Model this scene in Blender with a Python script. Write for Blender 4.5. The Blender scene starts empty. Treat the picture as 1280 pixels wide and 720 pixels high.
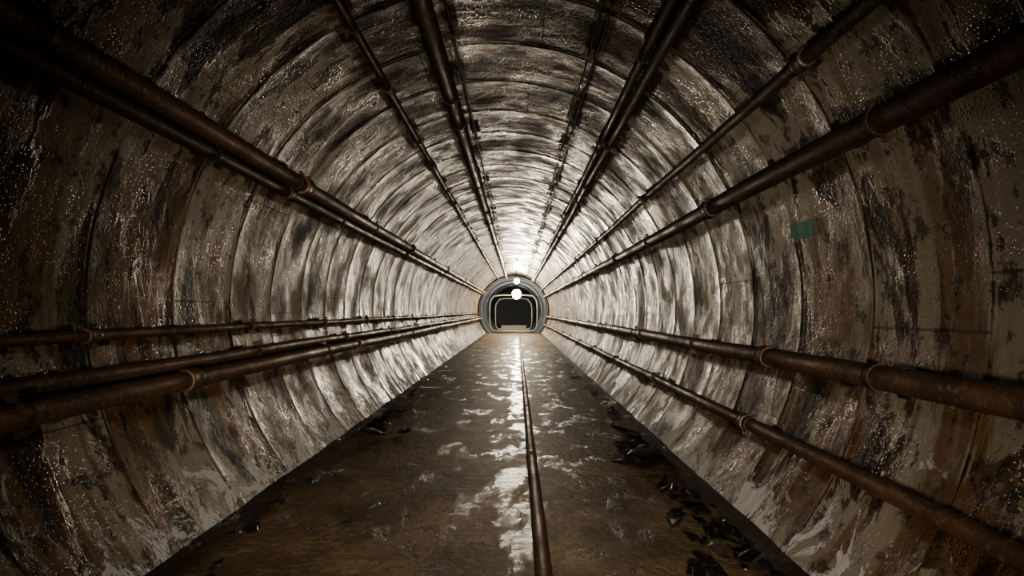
import bpy, bmesh, math, random
from mathutils import Vector, noise
random.seed(7)
R=2.4; CZ=1.55; HW=1.83   # tunnel radius, centre height, floor half width
Y0=-7.0; Y1=40.0; PITCH=0.9
scene=bpy.context.scene
scene.view_settings.view_transform='AgX'
try: scene.view_settings.look='AgX - Medium High Contrast'
except Exception: pass

# ---------------------------------------------------------------- node helpers
class NT:
    def __init__(s,name):
        s.m=bpy.data.materials.new(name); s.m.use_nodes=True
        s.t=s.m.node_tree; s.t.nodes.clear()
        s.out=s.t.nodes.new('ShaderNodeOutputMaterial')
        s.b=s.t.nodes.new('ShaderNodeBsdfPrincipled')
        s.t.links.new(s.b.outputs[0],s.out.inputs[0])
    def set(s,n,k,v):
        if v is None: return
        i=n.inputs[k]
        if isinstance(v,bpy.types.NodeSocket): s.t.links.new(v,i)
        else:
            if isinstance(v,(tuple,list)) and len(v)==3 and i.type=='RGBA': v=(*v,1)
            i.default_value=v
    def math(s,op,a,b=None,c=None,clamp=False):
        n=s.t.nodes.new('ShaderNodeMath'); n.operation=op; n.use_clamp=clamp
        s.set(n,0,a); s.set(n,1,b); s.set(n,2,c); return n.outputs[0]
    def uv(s):
        n=s.t.nodes.new('ShaderNodeUVMap'); n.uv_map='UVMap'; return n.outputs[0]
    def obj(s): return s.t.nodes.new('ShaderNodeTexCoord').outputs['Object']
    def sep(s,v):
        n=s.t.nodes.new('ShaderNodeSeparateXYZ'); s.set(n,0,v); return n.outputs
    def comb(s,x=0.,y=0.,z=0.):
        n=s.t.nodes.new('ShaderNodeCombineXYZ'); s.set(n,0,x); s.set(n,1,y); s.set(n,2,z); return n.outputs[0]
    def noise(s,v,scale,detail=4,rough=.55,dist=0.):
        n=s.t.nodes.new('ShaderNodeTexNoise'); s.set(n,'Vector',v); s.set(n,'Scale',scale)
        s.set(n,'Detail',detail); s.set(n,'Roughness',rough); s.set(n,'Distortion',dist); return n.outputs[0]
    def white(s,v):
        n=s.t.nodes.new('ShaderNodeTexWhiteNoise'); n.noise_dimensions='1D'; s.set(n,'W',v); return n.outputs[0]
    def vor(s,v,scale,feat='F1',rand=1.):
        n=s.t.nodes.new('ShaderNodeTexVoronoi'); n.feature=feat; s.set(n,'Vector',v); s.set(n,'Scale',scale); s.set(n,'Randomness',rand); return n.outputs
    def ramp(s,v,a,b,c=0.,d=1.):
        n=s.t.nodes.new('ShaderNodeMapRange'); n.interpolation_type='SMOOTHSTEP'
        s.set(n,0,v); s.set(n,1,a); s.set(n,2,b); s.set(n,3,c); s.set(n,4,d); return n.outputs[0]
    def mix(s,f,a,b,mode='MIX'):
        n=s.t.nodes.new('ShaderNodeMix'); n.data_type='RGBA'; n.blend_type=mode
        s.set(n,0,f); s.set(n,6,a); s.set(n,7,b); return n.outputs[2]
    def bump(s,h,dist,strength=1.,nrm=None):
        n=s.t.nodes.new('ShaderNodeBump'); s.set(n,'Height',h); s.set(n,'Distance',dist); s.set(n,'Strength',strength)
        if nrm is not None: s.set(n,'Normal',nrm)
        return n.outputs[0]

# ---------------------------------------------------------------- wall material
def wall_material():
    k=NT('wet_stained_concrete')
    uv=k.uv(); x,y,_=k.sep(uv)
    ring=k.math('FLOOR',k.math('DIVIDE',y,PITCH))
    fr=k.math('FRACT',k.math('DIVIDE',y,PITCH))
    rn=k.white(ring)
    xs=k.math('ADD',x,k.math('MULTIPLY',rn,.35))
    v1=k.comb(k.math('MULTIPLY',xs,.55),k.math('MULTIPLY',y,1.2),0.)
    v0=k.comb(k.math('MULTIPLY',x,.8),y,0.)
    vs=k.comb(k.math('MULTIPLY',x,.42),k.math('MULTIPLY',y,2.8),0.)
    big=k.noise(v1,1.6,9,.66,.7)
    big2=k.noise(v0,.7,3,.6,.3)
    drip=k.noise(vs,2.2,6,.66,.2)
    fine=k.noise(uv,16.,4,.7)
    ax=k.math('ABSOLUTE',x)
    top=k.ramp(ax,.8,3.0,-.055,.012)
    s=k.math('ADD',k.math('MULTIPLY',big,.76),k.math('MULTIPLY',drip,.24))
    s=k.math('ADD',s,k.math('MULTIPLY',k.math('SUBTRACT',big2,.5),.30))
    s=k.math('ADD',s,k.math('MULTIPLY',k.math('SUBTRACT',fine,.5),.08))
    s=k.math('ADD',s,k.math('MULTIPLY',k.math('SUBTRACT',rn,.5),.03))
    s=k.math('ADD',s,top)
    pale=k.ramp(s,.492,.512)
    thin=k.ramp(s,.44,.495)
    dark=k.mix(fine,(.010,.007,.0045),(.045,.030,.018))
    tone=k.mix(big2,(.27,.215,.15),(.48,.42,.335))
    grey=k.mix(thin,dark,(.12,.082,.050))
    col=k.mix(pale,grey,tone)
    och=k.ramp(k.noise(vs,1.1,5,.65,.4),.45,.56,0.,.9)
    low=k.ramp(ax,1.8,4.2,.3,1.)
    col=k.mix(k.math('MULTIPLY',och,low),col,(.19,.105,.044))
    gr=k.ramp(k.noise(uv,5.5,6,.75),.53,.60,0.,.8)
    col=k.mix(gr,col,(.024,.016,.010))
    foot=k.ramp(ax,4.7,5.5)
    cr=k.math('ADD',k.noise(v0,2.6,10,.80,.8),k.math('MULTIPLY',foot,.11))
    crust=k.math('MULTIPLY',k.ramp(cr,.59,.615),k.ramp(ax,3.9,4.9),clamp=True)
    col=k.mix(crust,col,(.78,.76,.72))
    dj=k.math('MINIMUM',fr,k.math('SUBTRACT',1.,fr))
    jn=k.noise(uv,3.,3,.6)
    jit=k.math('MULTIPLY',k.math('SUBTRACT',jn,.4),.045)
    jv=k.ramp(k.noise(v0,1.3,3),.42,.60,.2,.85)
    joint=k.math('MULTIPLY',k.ramp(k.math('ADD',dj,jit),.004,.014,1.,0.),jv)
    eff=k.math('MULTIPLY',k.ramp(k.math('ABSOLUTE',k.math('SUBTRACT',dj,.020)),.0,.015,1.,0.),k.ramp(k.noise(v0,1.9,4),.47,.58),clamp=True)
    col=k.mix(joint,col,(.018,.013,.009))
    col=k.mix(k.math('MULTIPLY',eff,.6),col,(.48,.42,.34))
    seg=k.math('FRACT',k.math('DIVIDE',k.math('ADD',x,k.math('MULTIPLY',rn,3.)),2.1))
    ds=k.math('MINIMUM',seg,k.math('SUBTRACT',1.,seg))
    sj=k.ramp(ds,.001,.005,.55,0.)
    col=k.mix(sj,col,(.022,.016,.011))
    k.set(k.b,'Base Color',col)
    dm=k.ramp(k.noise(uv,1.3,3,.6),.42,.58,.1,1.)
    rough=k.ramp(k.noise(v0,1.8,4,.7),.38,.62,.38,.66)
    rough=k.math('SUBTRACT',rough,k.math('MULTIPLY',dm,.13))
    rough=k.math('MAXIMUM',rough,k.math('MULTIPLY',crust,.7))
    k.set(k.b,'Roughness',rough)
    k.set(k.b,'Specular IOR Level',.36)
    d=k.vor(uv,44.)[0]
    drops=k.math('MULTIPLY',k.ramp(d,.05,.40,1.,0.),dm)
    h=k.math('ADD',k.math('MULTIPLY',k.noise(uv,6.,5,.62),1.0),k.math('MULTIPLY',pale,.22))
    h=k.math('SUBTRACT',h,k.math('MULTIPLY',k.math('MAXIMUM',joint,sj),.3))
    h=k.math('ADD',h,k.math('MULTIPLY',crust,.5))
    n1=k.bump(h,.012,1.)
    n2=k.bump(drops,.009,1.,n1)
    k.set(k.b,'Normal',n2)
    return k.m

def floor_material():
    k=NT('wet_muddy_concrete_floor')
    o=k.obj(); x,y,z=k.sep(o)
    n=k.noise(o,1.6,8,.70,.4); f=k.noise(o,16.,5,.7)
    vl=k.comb(k.math('MULTIPLY',x,1.5),k.math('MULTIPLY',y,.8),0.)
    w=k.noise(vl,1.9,8,.70,.4)
    col=k.mix(k.ramp(n,.35,.65),(.12,.08,.042),(.36,.25,.14))
    col=k.mix(k.ramp(f,.35,.7,0.,.6),col,(.08,.054,.03))
    cx=k.math('ABSOLUTE',k.math('SUBTRACT',x,.27))
    ch=k.math('ADD',k.ramp(cx,.02,.25,.07,0.),k.ramp(cx,.1,1.2,.035,0.))
    wet=k.ramp(k.math('ADD',w,ch),.54,.63)
    col=k.mix(k.math('MULTIPLY',wet,.7),col,(.045,.031,.019))
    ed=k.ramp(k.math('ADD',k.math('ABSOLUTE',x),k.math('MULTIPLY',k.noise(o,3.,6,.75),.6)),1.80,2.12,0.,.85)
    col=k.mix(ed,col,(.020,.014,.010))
    fy=k.math('FRACT',k.math('DIVIDE',y,2.7)); dj=k.math('MINIMUM',fy,k.math('SUBTRACT',1.,fy))
    j=k.ramp(dj,.002,.006,.7,0.)
    col=k.mix(j,col,(.02,.014,.01))
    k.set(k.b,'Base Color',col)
    k.set(k.b,'Roughness',k.ramp(wet,0.,1.,.58,.27))
    k.set(k.b,'Specular IOR Level',.38)
    dry=k.math('SUBTRACT',1.,wet)
    h=k.math('MULTIPLY',k.math('ADD',f,k.noise(o,5.,5,.6)),k.math('ADD',k.math('MULTIPLY',dry,.6),.6))
    k.set(k.b,'Normal',k.bump(h,.018,1.))
    return k.m

def rust_material(name,a,b,c,rough=.42,metal=.35):
    k=NT(name); o=k.obj()
    n=k.noise(o,2.3,6,.7,.3); f=k.noise(o,28.,4,.7)
    col=k.mix(k.ramp(n,.38,.62),a,b)
    col=k.mix(k.ramp(f,.5,.68,0.,.8),col,c)
    k.set(k.b,'Base Color',col); k.set(k.b,'Metallic',metal)
    k.set(k.b,'Roughness',k.ramp(n,.3,.7,rough-.12,rough+.18))
    k.set(k.b,'Normal',k.bump(f,.004,.9)); return k.m

def plain(name,col,rough=.6,metal=0.,var=.8):
    k=NT(name); o=k.obj(); f=k.noise(o,20.,5,.6)
    k.set(k.b,'Base Color',k.mix(k.math('MULTIPLY',f,var),col,tuple(c*.35 for c in col)))
    k.set(k.b,'Roughness',rough); k.set(k.b,'Metallic',metal)
    k.set(k.b,'Normal',k.bump(f,.003,.6)); return k.m
def emis(name,col,st):
    k=NT(name); k.set(k.b,'Base Color',col); k.set(k.b,'Emission Color',col); k.set(k.b,'Emission Strength',st); return k.m

M_wall=wall_material(); M_floor=floor_material()
M_rust=rust_material('rusty_steel_brown',(.19,.105,.056),(.095,.055,.033),(.29,.19,.12),.48,.25)
M_dark=rust_material('rusty_steel_dark',(.055,.038,.027),(.09,.055,.035),(.14,.10,.07),.45,.3)
M_grey=rust_material('dull_steel_grey',(.15,.118,.09),(.09,.065,.048),(.24,.205,.16),.42,.4)
M_rubber=plain('black_rubber',(.03,.027,.024),.4)
M_portal=plain('blue_grey_painted_concrete',(.055,.068,.088),.5)
M_hoop=plain('pale_painted_pipe',(.30,.28,.24),.4)
M_debris=plain('dark_wet_debris',(.03,.023,.017),.3)
M_green=plain('green_tag_paint',(.06,.33,.23),.45,0.,.9)
M_bulb=emis('lamp_glass_lit',(1.,.88,.68),200.)

# ---------------------------------------------------------------- mesh helpers
def finish(bm,name,mats,smooth=True,parent=None):
    me=bpy.data.meshes.new(name); bm.to_mesh(me); bm.free()
    for m in mats: me.materials.append(m)
    if smooth:
        for p in me.polygons: p.use_smooth=True
    ob=bpy.data.objects.new(name,me); scene.collection.objects.link(ob)
    if parent: ob.parent=parent
    return ob

def box(bm,c,ax,ay,az,mi=0):
    vs=[bm.verts.new(Vector(c)+ax*i+ay*j+az*k) for i in(-1,1) for j in(-1,1) for k in(-1,1)]
    for q in((0,1,3,2),(4,6,7,5),(0,4,5,1),(2,3,7,6),(0,2,6,4),(1,5,7,3)):
        f=bm.faces.new([vs[i] for i in q]); f.material_index=mi; f.smooth=False

def revolve(bm,prof,cfun,seg=20,mi=0,smooth=True):
    prev=None
    for (y,r) in prof:
        cx,cz=cfun(y)
        ring=[bm.verts.new((cx+r*math.cos(2*math.pi*i/seg),y,cz+r*math.sin(2*math.pi*i/seg))) for i in range(seg)]
        if prev:
            for i in range(seg):
                f=bm.faces.new((prev[i],prev[(i+1)%seg],ring[(i+1)%seg],ring[i])); f.material_index=mi; f.smooth=smooth
        else: bm.faces.new(ring)
        prev=ring
    bm.faces.new(list(reversed(prev)))

# ---------------------------------------------------------------- tunnel lining
def wall_r(a,yy): return R+noise.noise(Vector((a*2.2,yy*.9,0)))*.010+noise.noise(Vector((a*9,yy*4,3)))*.004
def lining():
    bm=bmesh.new(); uvl=bm.loops.layers.uv.new('UVMap')
    a0=math.pi-math.asin(HW/R)+0.03
    NA=150
    ys=[]
    n=int((Y1-Y0)/PITCH)+2
    base=math.floor(Y0/PITCH)
    for i in range(n):
        yb=(base+i)*PITCH
        for t,dr in((0.0,0.0),(0.012,.003),(.03,.003),(.05,.0),(.22,-.002),(.45,-.003),(.68,-.002),(.90,.001),(.94,-.001),(.965,.002)):
            yy=yb+t*PITCH
            if Y0<=yy<=Y1: ys.append((yy,-dr,i))
    rows=[]
    for yy,dr,i in ys:
        row=[]
        off=.002*math.sin(i*12.9898)
        for j in range(NA+1):
            a=-a0+2*a0*j/NA
            r=wall_r(a,yy)+off+dr
            row.append((bm.verts.new((r*math.sin(a),yy,CZ+r*math.cos(a))),a*R,yy))
        rows.append(row)
    for p,q in zip(rows,rows[1:]):
        for j in range(NA):
            c=(p[j],p[j+1],q[j+1],q[j])
            f=bm.faces.new([v[0] for v in c])
            for l,v in zip(f.loops,c): l[uvl].uv=(v[1],v[2])
    return finish(bm,'tunnel_wall_lining',[M_wall])
lining()

# floor slab
bm=bmesh.new()
xs=[-1.95+3.9*i/60 for i in range(61)]; yy=[Y0+(Y1-Y0)*j/300 for j in range(301)]
g=[[bm.verts.new((x,y,noise.noise(Vector((x*1.2,y*.8,5)))*.008+.035*max(0,(abs(x)-1.5)/.4)**2)) for x in xs] for y in yy]
for j in range(300):
    for i in range(60): bm.faces.new((g[j][i],g[j][i+1],g[j+1][i+1],g[j+1][i]))
finish(bm,'floor',[M_floor])

# end wall behind the photographer
bm=bmesh.new()
vs=[bm.verts.new((2.5*math.sin(a),Y0+.02,CZ+2.5*math.cos(a))) for a in [2*math.pi*i/64 for i in range(64)]]
bm.faces.new(vs); finish(bm,'wall_back',[M_dark],False)

# ---------------------------------------------------------------- pipes
CX,CZc=.225,1.5
def pos(deg,rr):
    c,s=math.cos(math.radians(deg)),math.sin(math.radians(deg))
    ox,oz=CX,CZc-CZ
    b=ox*c+oz*s; q=ox*ox+oz*oz-rr*rr
    t=-b+math.sqrt(b*b-q)
    return CX+t*c, CZc+t*s

def finish_keep(bm,name,mats):
    me=bpy.data.meshes.new(name); bm.to_mesh(me); bm.free()
    for m in mats: me.materials.append(m)
    ob=bpy.data.objects.new(name,me); scene.collection.objects.link(ob); return ob
def pipe(deg,rr,r,mat,js,jd,bs,bd,name='utility_pipe',cup=1.35,ystart=Y0+.1,yend=39.5,wob=.016):
    x0,z0=pos(deg,rr); sd=random.random()*50
    def cf(y): return (x0+wob*noise.noise(Vector((y*.35,sd,0))), z0+wob*noise.noise(Vector((sd,y*.35,9))))
    bm=bmesh.new()
    ys=[]; y=ystart
    while y<yend: ys.append(y); y+=.45
    ys.append(yend)
    revolve(bm,[(y,r) for y in ys],cf,22)
    y=js-jd*math.ceil((js-ystart)/jd)+jd
    L=max(.05,r*1.1)
    while y<yend-.3:
        revolve(bm,[(y-L,r*.98),(y-L,r*cup*.95),(y-L*.8,r*cup),(y-L*.6,r*cup*.97),(y+L*.6,r*cup*.97),(y+L*.8,r*cup),(y+L,r*cup*.95),(y+L,r*.98)],cf,22)
        y+=jd
    y=bs-bd*math.ceil((bs-ystart)/bd)+bd
    while y<yend-.2:
        revolve(bm,[(y-.02,r*.98),(y-.02,r+.007),(y+.02,r+.007),(y+.02,r*.98)],cf,22,1,False)
        cx,cz=cf(y); d=Vector((cx,0,cz-CZ)); ln=d.length; d.normalize(); t=Vector((-d.z,0,d.x)); Y=Vector((0,1,0))
        gap=(R+.02-ln)
        box(bm,Vector((cx,y,cz))+d*(r*.9+(gap-r*.9)/2),d*((gap-r*.9)/2),Y*.018,t*.012,1)
        box(bm,Vector((0,y,CZ))+d*(R-.010),d*.010,Y*.045,t*(r*.6+.05),1)
        for s in(-1,1):
            box(bm,Vector((cx,y,cz))+t*s*(r+.022),d*.012,Y*.018,t*.02,1)
            box(bm,Vector((cx,y,cz))+t*s*(r+.028),d*.03,Y*.007,t*.007,1)
        y+=bd
    return finish_keep(bm,name,[mat,M_dark])

# left wall
pipe(180-30.4,2.24,.070,M_rust,5.9,6.0,2.6,3.1)
pipe(180-27.3,2.25,.055,M_dark,5.7,6.0,7.4,3.1)
pipe(90+30.0,2.26,.036,M_dark,5.6,2.9,4.4,2.9,cup=1.5)
pipe(90+17.0,2.20,.078,M_dark,13.,6.,6.1,4.2,cup=1.15)
pipe(90+13.0,2.30,.012,M_rubber,90,200,5.,3.,name='electrical_cable',wob=.02)
pipe(180+3.2,2.30,.034,M_rust,3.5,2.15,3.52,2.15,cup=1.4)
pipe(180+8.6,2.27,.048,M_rust,8.5,6.,5.6,2.9)
pipe(180+11.7,2.13,.064,M_rust,4.15,4.4,7.1,4.4,cup=1.25)
# right wall
pipe(90-17.2,2.30,.011,M_rubber,90,200,4.2,3.,name='electrical_cable',wob=.03)
pipe(90-15.6,2.33,.008,M_rubber,90,200,5.2,3.,name='electrical_cable',wob=.03)
pipe(90-26.6,2.26,.040,M_dark,6.9,5.,4.6,2.6)
pipe(90-29.2,2.24,.046,M_dark,9.,6.,6.8,3.4)
pipe(90-48.8,2.27,.040,M_grey,3.3,4.2,7.6,4.2,cup=1.45)
pipe(90-62.3,2.22,.072,M_dark,5.5,5.2,2.95,2.55,cup=1.25)
pipe(-10.3,2.22,.068,M_rust,4.65,4.6,6.5,3.3,cup=1.22)
pipe(-26.0,2.24,.050,M_rust,4.7,3.1,10.8,3.1,cup=1.35)

bm=bmesh.new()
def fc(y): return (.375+.006*noise.noise(Vector((y*.4,1,1))),.030)
ys=[Y0+.1+.5*i for i in range(93)]
revolve(bm,[(y,.050) for y in ys if y<39.4],fc,20)
y=-6.
while y<39:
    revolve(bm,[(y-.05,.045),(y-.05,.056),(y+.05,.056),(y+.05,.045)],fc,20,0,True); y+=3.0
finish_keep(bm,'floor_pipe',[M_rust])

# ---------------------------------------------------------------- portal and the darker passage beyond
bm=bmesh.new()
def arch(y,r,n=40):
    cz=CZ-.03
    a0=math.pi-math.acos(min(1,(cz+.02)/r))
    return [bm.verts.new((r*math.sin(a),y,cz+r*math.cos(a))) for a in [-a0+2*a0*i/n for i in range(n+1)]]
def bridge(p,q,mi=0):
    for i in range(len(p)-1):
        f=bm.faces.new((p[i],p[i+1],q[i+1],q[i])); f.material_index=mi
o=arch(39.62,2.36); o2=arch(39.6,2.34); i1=arch(39.6,2.2); i2=arch(39.75,2.1); i3=arch(41.,2.05)
bridge(o,o2); bridge(o2,i1); bridge(i1,i2); bridge(i2,i3)
prev=i3
for m in range(12):
    a=arch(41.+m*1.2+.02,1.92); b=arch(41.+m*1.2+1.15,1.98); bridge(prev,a); bridge(a,b); prev=b
bm.faces.new(prev)
finish(bm,'tunnel_portal',[M_portal],False)
bm=bmesh.new()
box(bm,(0,47.4,-.03),Vector((1.95,0,0)),Vector((0,7.8,0)),Vector((0,0,.03)))
finish_keep(bm,'passage_floor',[M_portal])
bm=bmesh.new()
box(bm,(0,42.6,.14),Vector((1.1,0,0)),Vector((0,.15,0)),Vector((0,0,.14)))
box(bm,(0,42.9,.24),Vector((.9,0,0)),Vector((0,.15,0)),Vector((0,0,.24)))
finish_keep(bm,'concrete_step',[M_hoop])
def hoop(y,hw,top,r,mat):
    bm=bmesh.new(); pts=[(-hw+.25,.12),(-hw,.5),(-hw,top-.45),(-hw+.35,top),(hw-.35,top),(hw,top-.45),(hw,.5),(hw-.25,.12),(-hw+.25,.12)]
    P=[]
    for k in range(len(pts)-1):
        a=Vector((pts[k][0],0,pts[k][1])); b=Vector((pts[k+1][0],0,pts[k+1][1]))
        for t in (.15,.5,.85): P.append(a.lerp(b,t))
    n=len(P); prev=None; seg=10
    for k in range(n+1):
        p=P[k%n]; tg=(P[(k+1)%n]-P[(k-1)%n]).normalized(); nn=Vector((-tg.z,0,tg.x))
        ring=[bm.verts.new(Vector((p.x,y,p.z))+nn*r*math.cos(2*math.pi*i/seg)+Vector((0,1,0))*r*math.sin(2*math.pi*i/seg)) for i in range(seg)]
        if prev:
            for i in range(seg):
                f=bm.faces.new((prev[i],prev[(i+1)%seg],ring[(i+1)%seg],ring[i])); f.smooth=True
        prev=ring
    return finish_keep(bm,'pipe_hoop',[mat])
hoop(40.4,1.62,2.60,.045,M_hoop)
hoop(42.2,1.3,2.4,.045,M_hoop)

# ---------------------------------------------------------------- lamps
def lamp(x,y,z,top,power,rad=.09):
    e=bpy.data.objects.new('caged_tunnel_lamp',None); scene.collection.objects.link(e); e.location=(x,y,z)
    bm=bmesh.new(); bmesh.ops.create_uvsphere(bm,u_segments=20,v_segments=12,radius=rad)
    for v in bm.verts: v.co.z*=1.15
    finish(bm,'glass_bulb',[M_bulb],True,e)
    bm=bmesh.new()
    def cyl(r1,r2,z1,z2,seg=20):
        m=bmesh.ops.create_cone(bm,cap_ends=True,segments=seg,radius1=r1,radius2=r2,depth=z2-z1)
        for v in m['verts']: v.co.z+=(z1+z2)/2
    cyl(rad*.8,rad*.45,rad*.95,rad*1.4); cyl(.012,.012,rad*1.3,top-z,8); cyl(.07,.07,top-z-.03,top-z)
    for i in range(6):
        a=math.pi*2*i/6; pr=None
        for t in range(9):
            ph=math.pi*.5-math.pi*t/8*1.0
            p=Vector((math.cos(a)*rad*1.15*math.cos(ph),math.sin(a)*rad*1.15*math.cos(ph),rad*1.3*math.sin(ph)))
            if pr is not None:
                d=(p-pr); s=d.cross(Vector((-math.sin(a),math.cos(a),0))).normalized()*.003
                box(bm,(p+pr)/2,d/2,Vector((-math.sin(a),math.cos(a),0))*.003,s)
            pr=p
    finish(bm,'cage_and_stem',[M_dark],False,e)
    l=bpy.data.lights.new('bulb_light','POINT'); l.energy=power; l.color=(1,.86,.68); l.shadow_soft_size=rad
    lo=bpy.data.objects.new('bulb_light',l); scene.collection.objects.link(lo); lo.parent=e; lo.location=(0,0,-rad*1.7)
    return e
lamp(.24,27.5,3.66,3.93,150,.15)
lamp(.22,36.,3.34,3.93,50,.15)
lamp(.21,38.6,2.62,3.93,170,.28)
lamp(.20,44.6,2.95,3.42,30,.12)  # extra lamp, added to lift the passage and the glare at the far end
def spot(name,loc,tgt,power,deg,blend,col,rad):
    l=bpy.data.lights.new(name,'SPOT'); l.energy=power; l.color=col; l.spot_size=math.radians(deg); l.spot_blend=blend; l.shadow_soft_size=rad
    o=bpy.data.objects.new(name,l); scene.collection.objects.link(o); o.location=loc
    o.rotation_euler=(Vector(tgt)-Vector(loc)).to_track_quat('-Z','Y').to_euler(); return o
spot('fill_spot_far',(.21,38.15,2.5),(.1,0,1.4),2200,22,1.,(1,.88,.72),.1)  # narrow beam added beside the far lamp to brighten the near walls
spot('fill_spot_behind_camera',(.45,-2.4,1.2),(.0,10,1.1),1900,57,1.,(1,.89,.75),.12)  # unseen fill added behind the camera for floor, pipes and walls

# ---------------------------------------------------------------- green tag, debris
bm=bmesh.new()
a=math.radians(76.8); g=[]
for i in range(7):
    row=[]
    for j in range(7):
        aa=a+(i-3)*.0085; yy_=4.18+j*.055+i*.01; r=wall_r(aa,yy_)-.010
        row.append(bm.verts.new((r*math.sin(aa),yy_,CZ+r*math.cos(aa))))
    g.append(row)
for i in range(6):
    for j in range(6):
        if (i,j) in((5,5),): continue
        bm.faces.new((g[i][j],g[i+1][j],g[i+1][j+1],g[i][j+1]))
finish(bm,'green_wall_tag',[M_green],False)

def debris(name,side,y0,y1,n,smax,spread=.15):
    bm=bmesh.new()
    for _ in range(n):
        y=random.uniform(y0,y1); s=random.uniform(.2,1.)**2*smax; x=side*(1.76-s-abs(random.gauss(0,spread)))
        k=random.randint(5,7); rot=random.random()*6; tilt=random.uniform(-.5,.5); h=.004+s*.10
        top=[];bot=[]
        for i in range(k):
            an=rot+2*math.pi*i/k; rr=s*random.uniform(.35,1.15)
            px,py=rr*math.cos(an),rr*1.3*math.sin(an); zz=.012+max(0,px*tilt)+.03*random.random()*s*8
            bot.append(bm.verts.new((x+px,y+py,zz))); top.append(bm.verts.new((x+px*.85,y+py*.85,zz+h)))
        bm.faces.new(top); bm.faces.new(list(reversed(bot)))
        for i in range(k): bm.faces.new((bot[i],bot[(i+1)%k],top[(i+1)%k],top[i]))
    return finish(bm,name,[M_debris],False)
debris('debris_pile',1,5.6,7.2,60,.17)
debris('debris_pile',1,3.0,5.0,60,.10,.2)
debris('debris_pile',-1,7.0,9.0,40,.15)
debris('debris_pile',1,8.,22.,80,.07)
debris('debris_pile',-1,3.,20.,90,.06)

# ---------------------------------------------------------------- world / camera
w=bpy.data.worlds.new('tunnel_dark'); scene.world=w; w.use_nodes=True
w.node_tree.nodes['Background'].inputs[0].default_value=(0,0,0,1)
w.node_tree.nodes['Background'].inputs[1].default_value=0
cam=bpy.data.cameras.new('camera'); co=bpy.data.objects.new('camera',cam); scene.collection.objects.link(co)
cam.sensor_width=36; cam.lens=740/1280*36; cam.shift_x=-6/1280; cam.shift_y=29/1280; cam.clip_start=.05; cam.clip_end=200
co.location=(.225,0,1.5); co.rotation_euler=(math.pi/2,0,0)
scene.camera=co
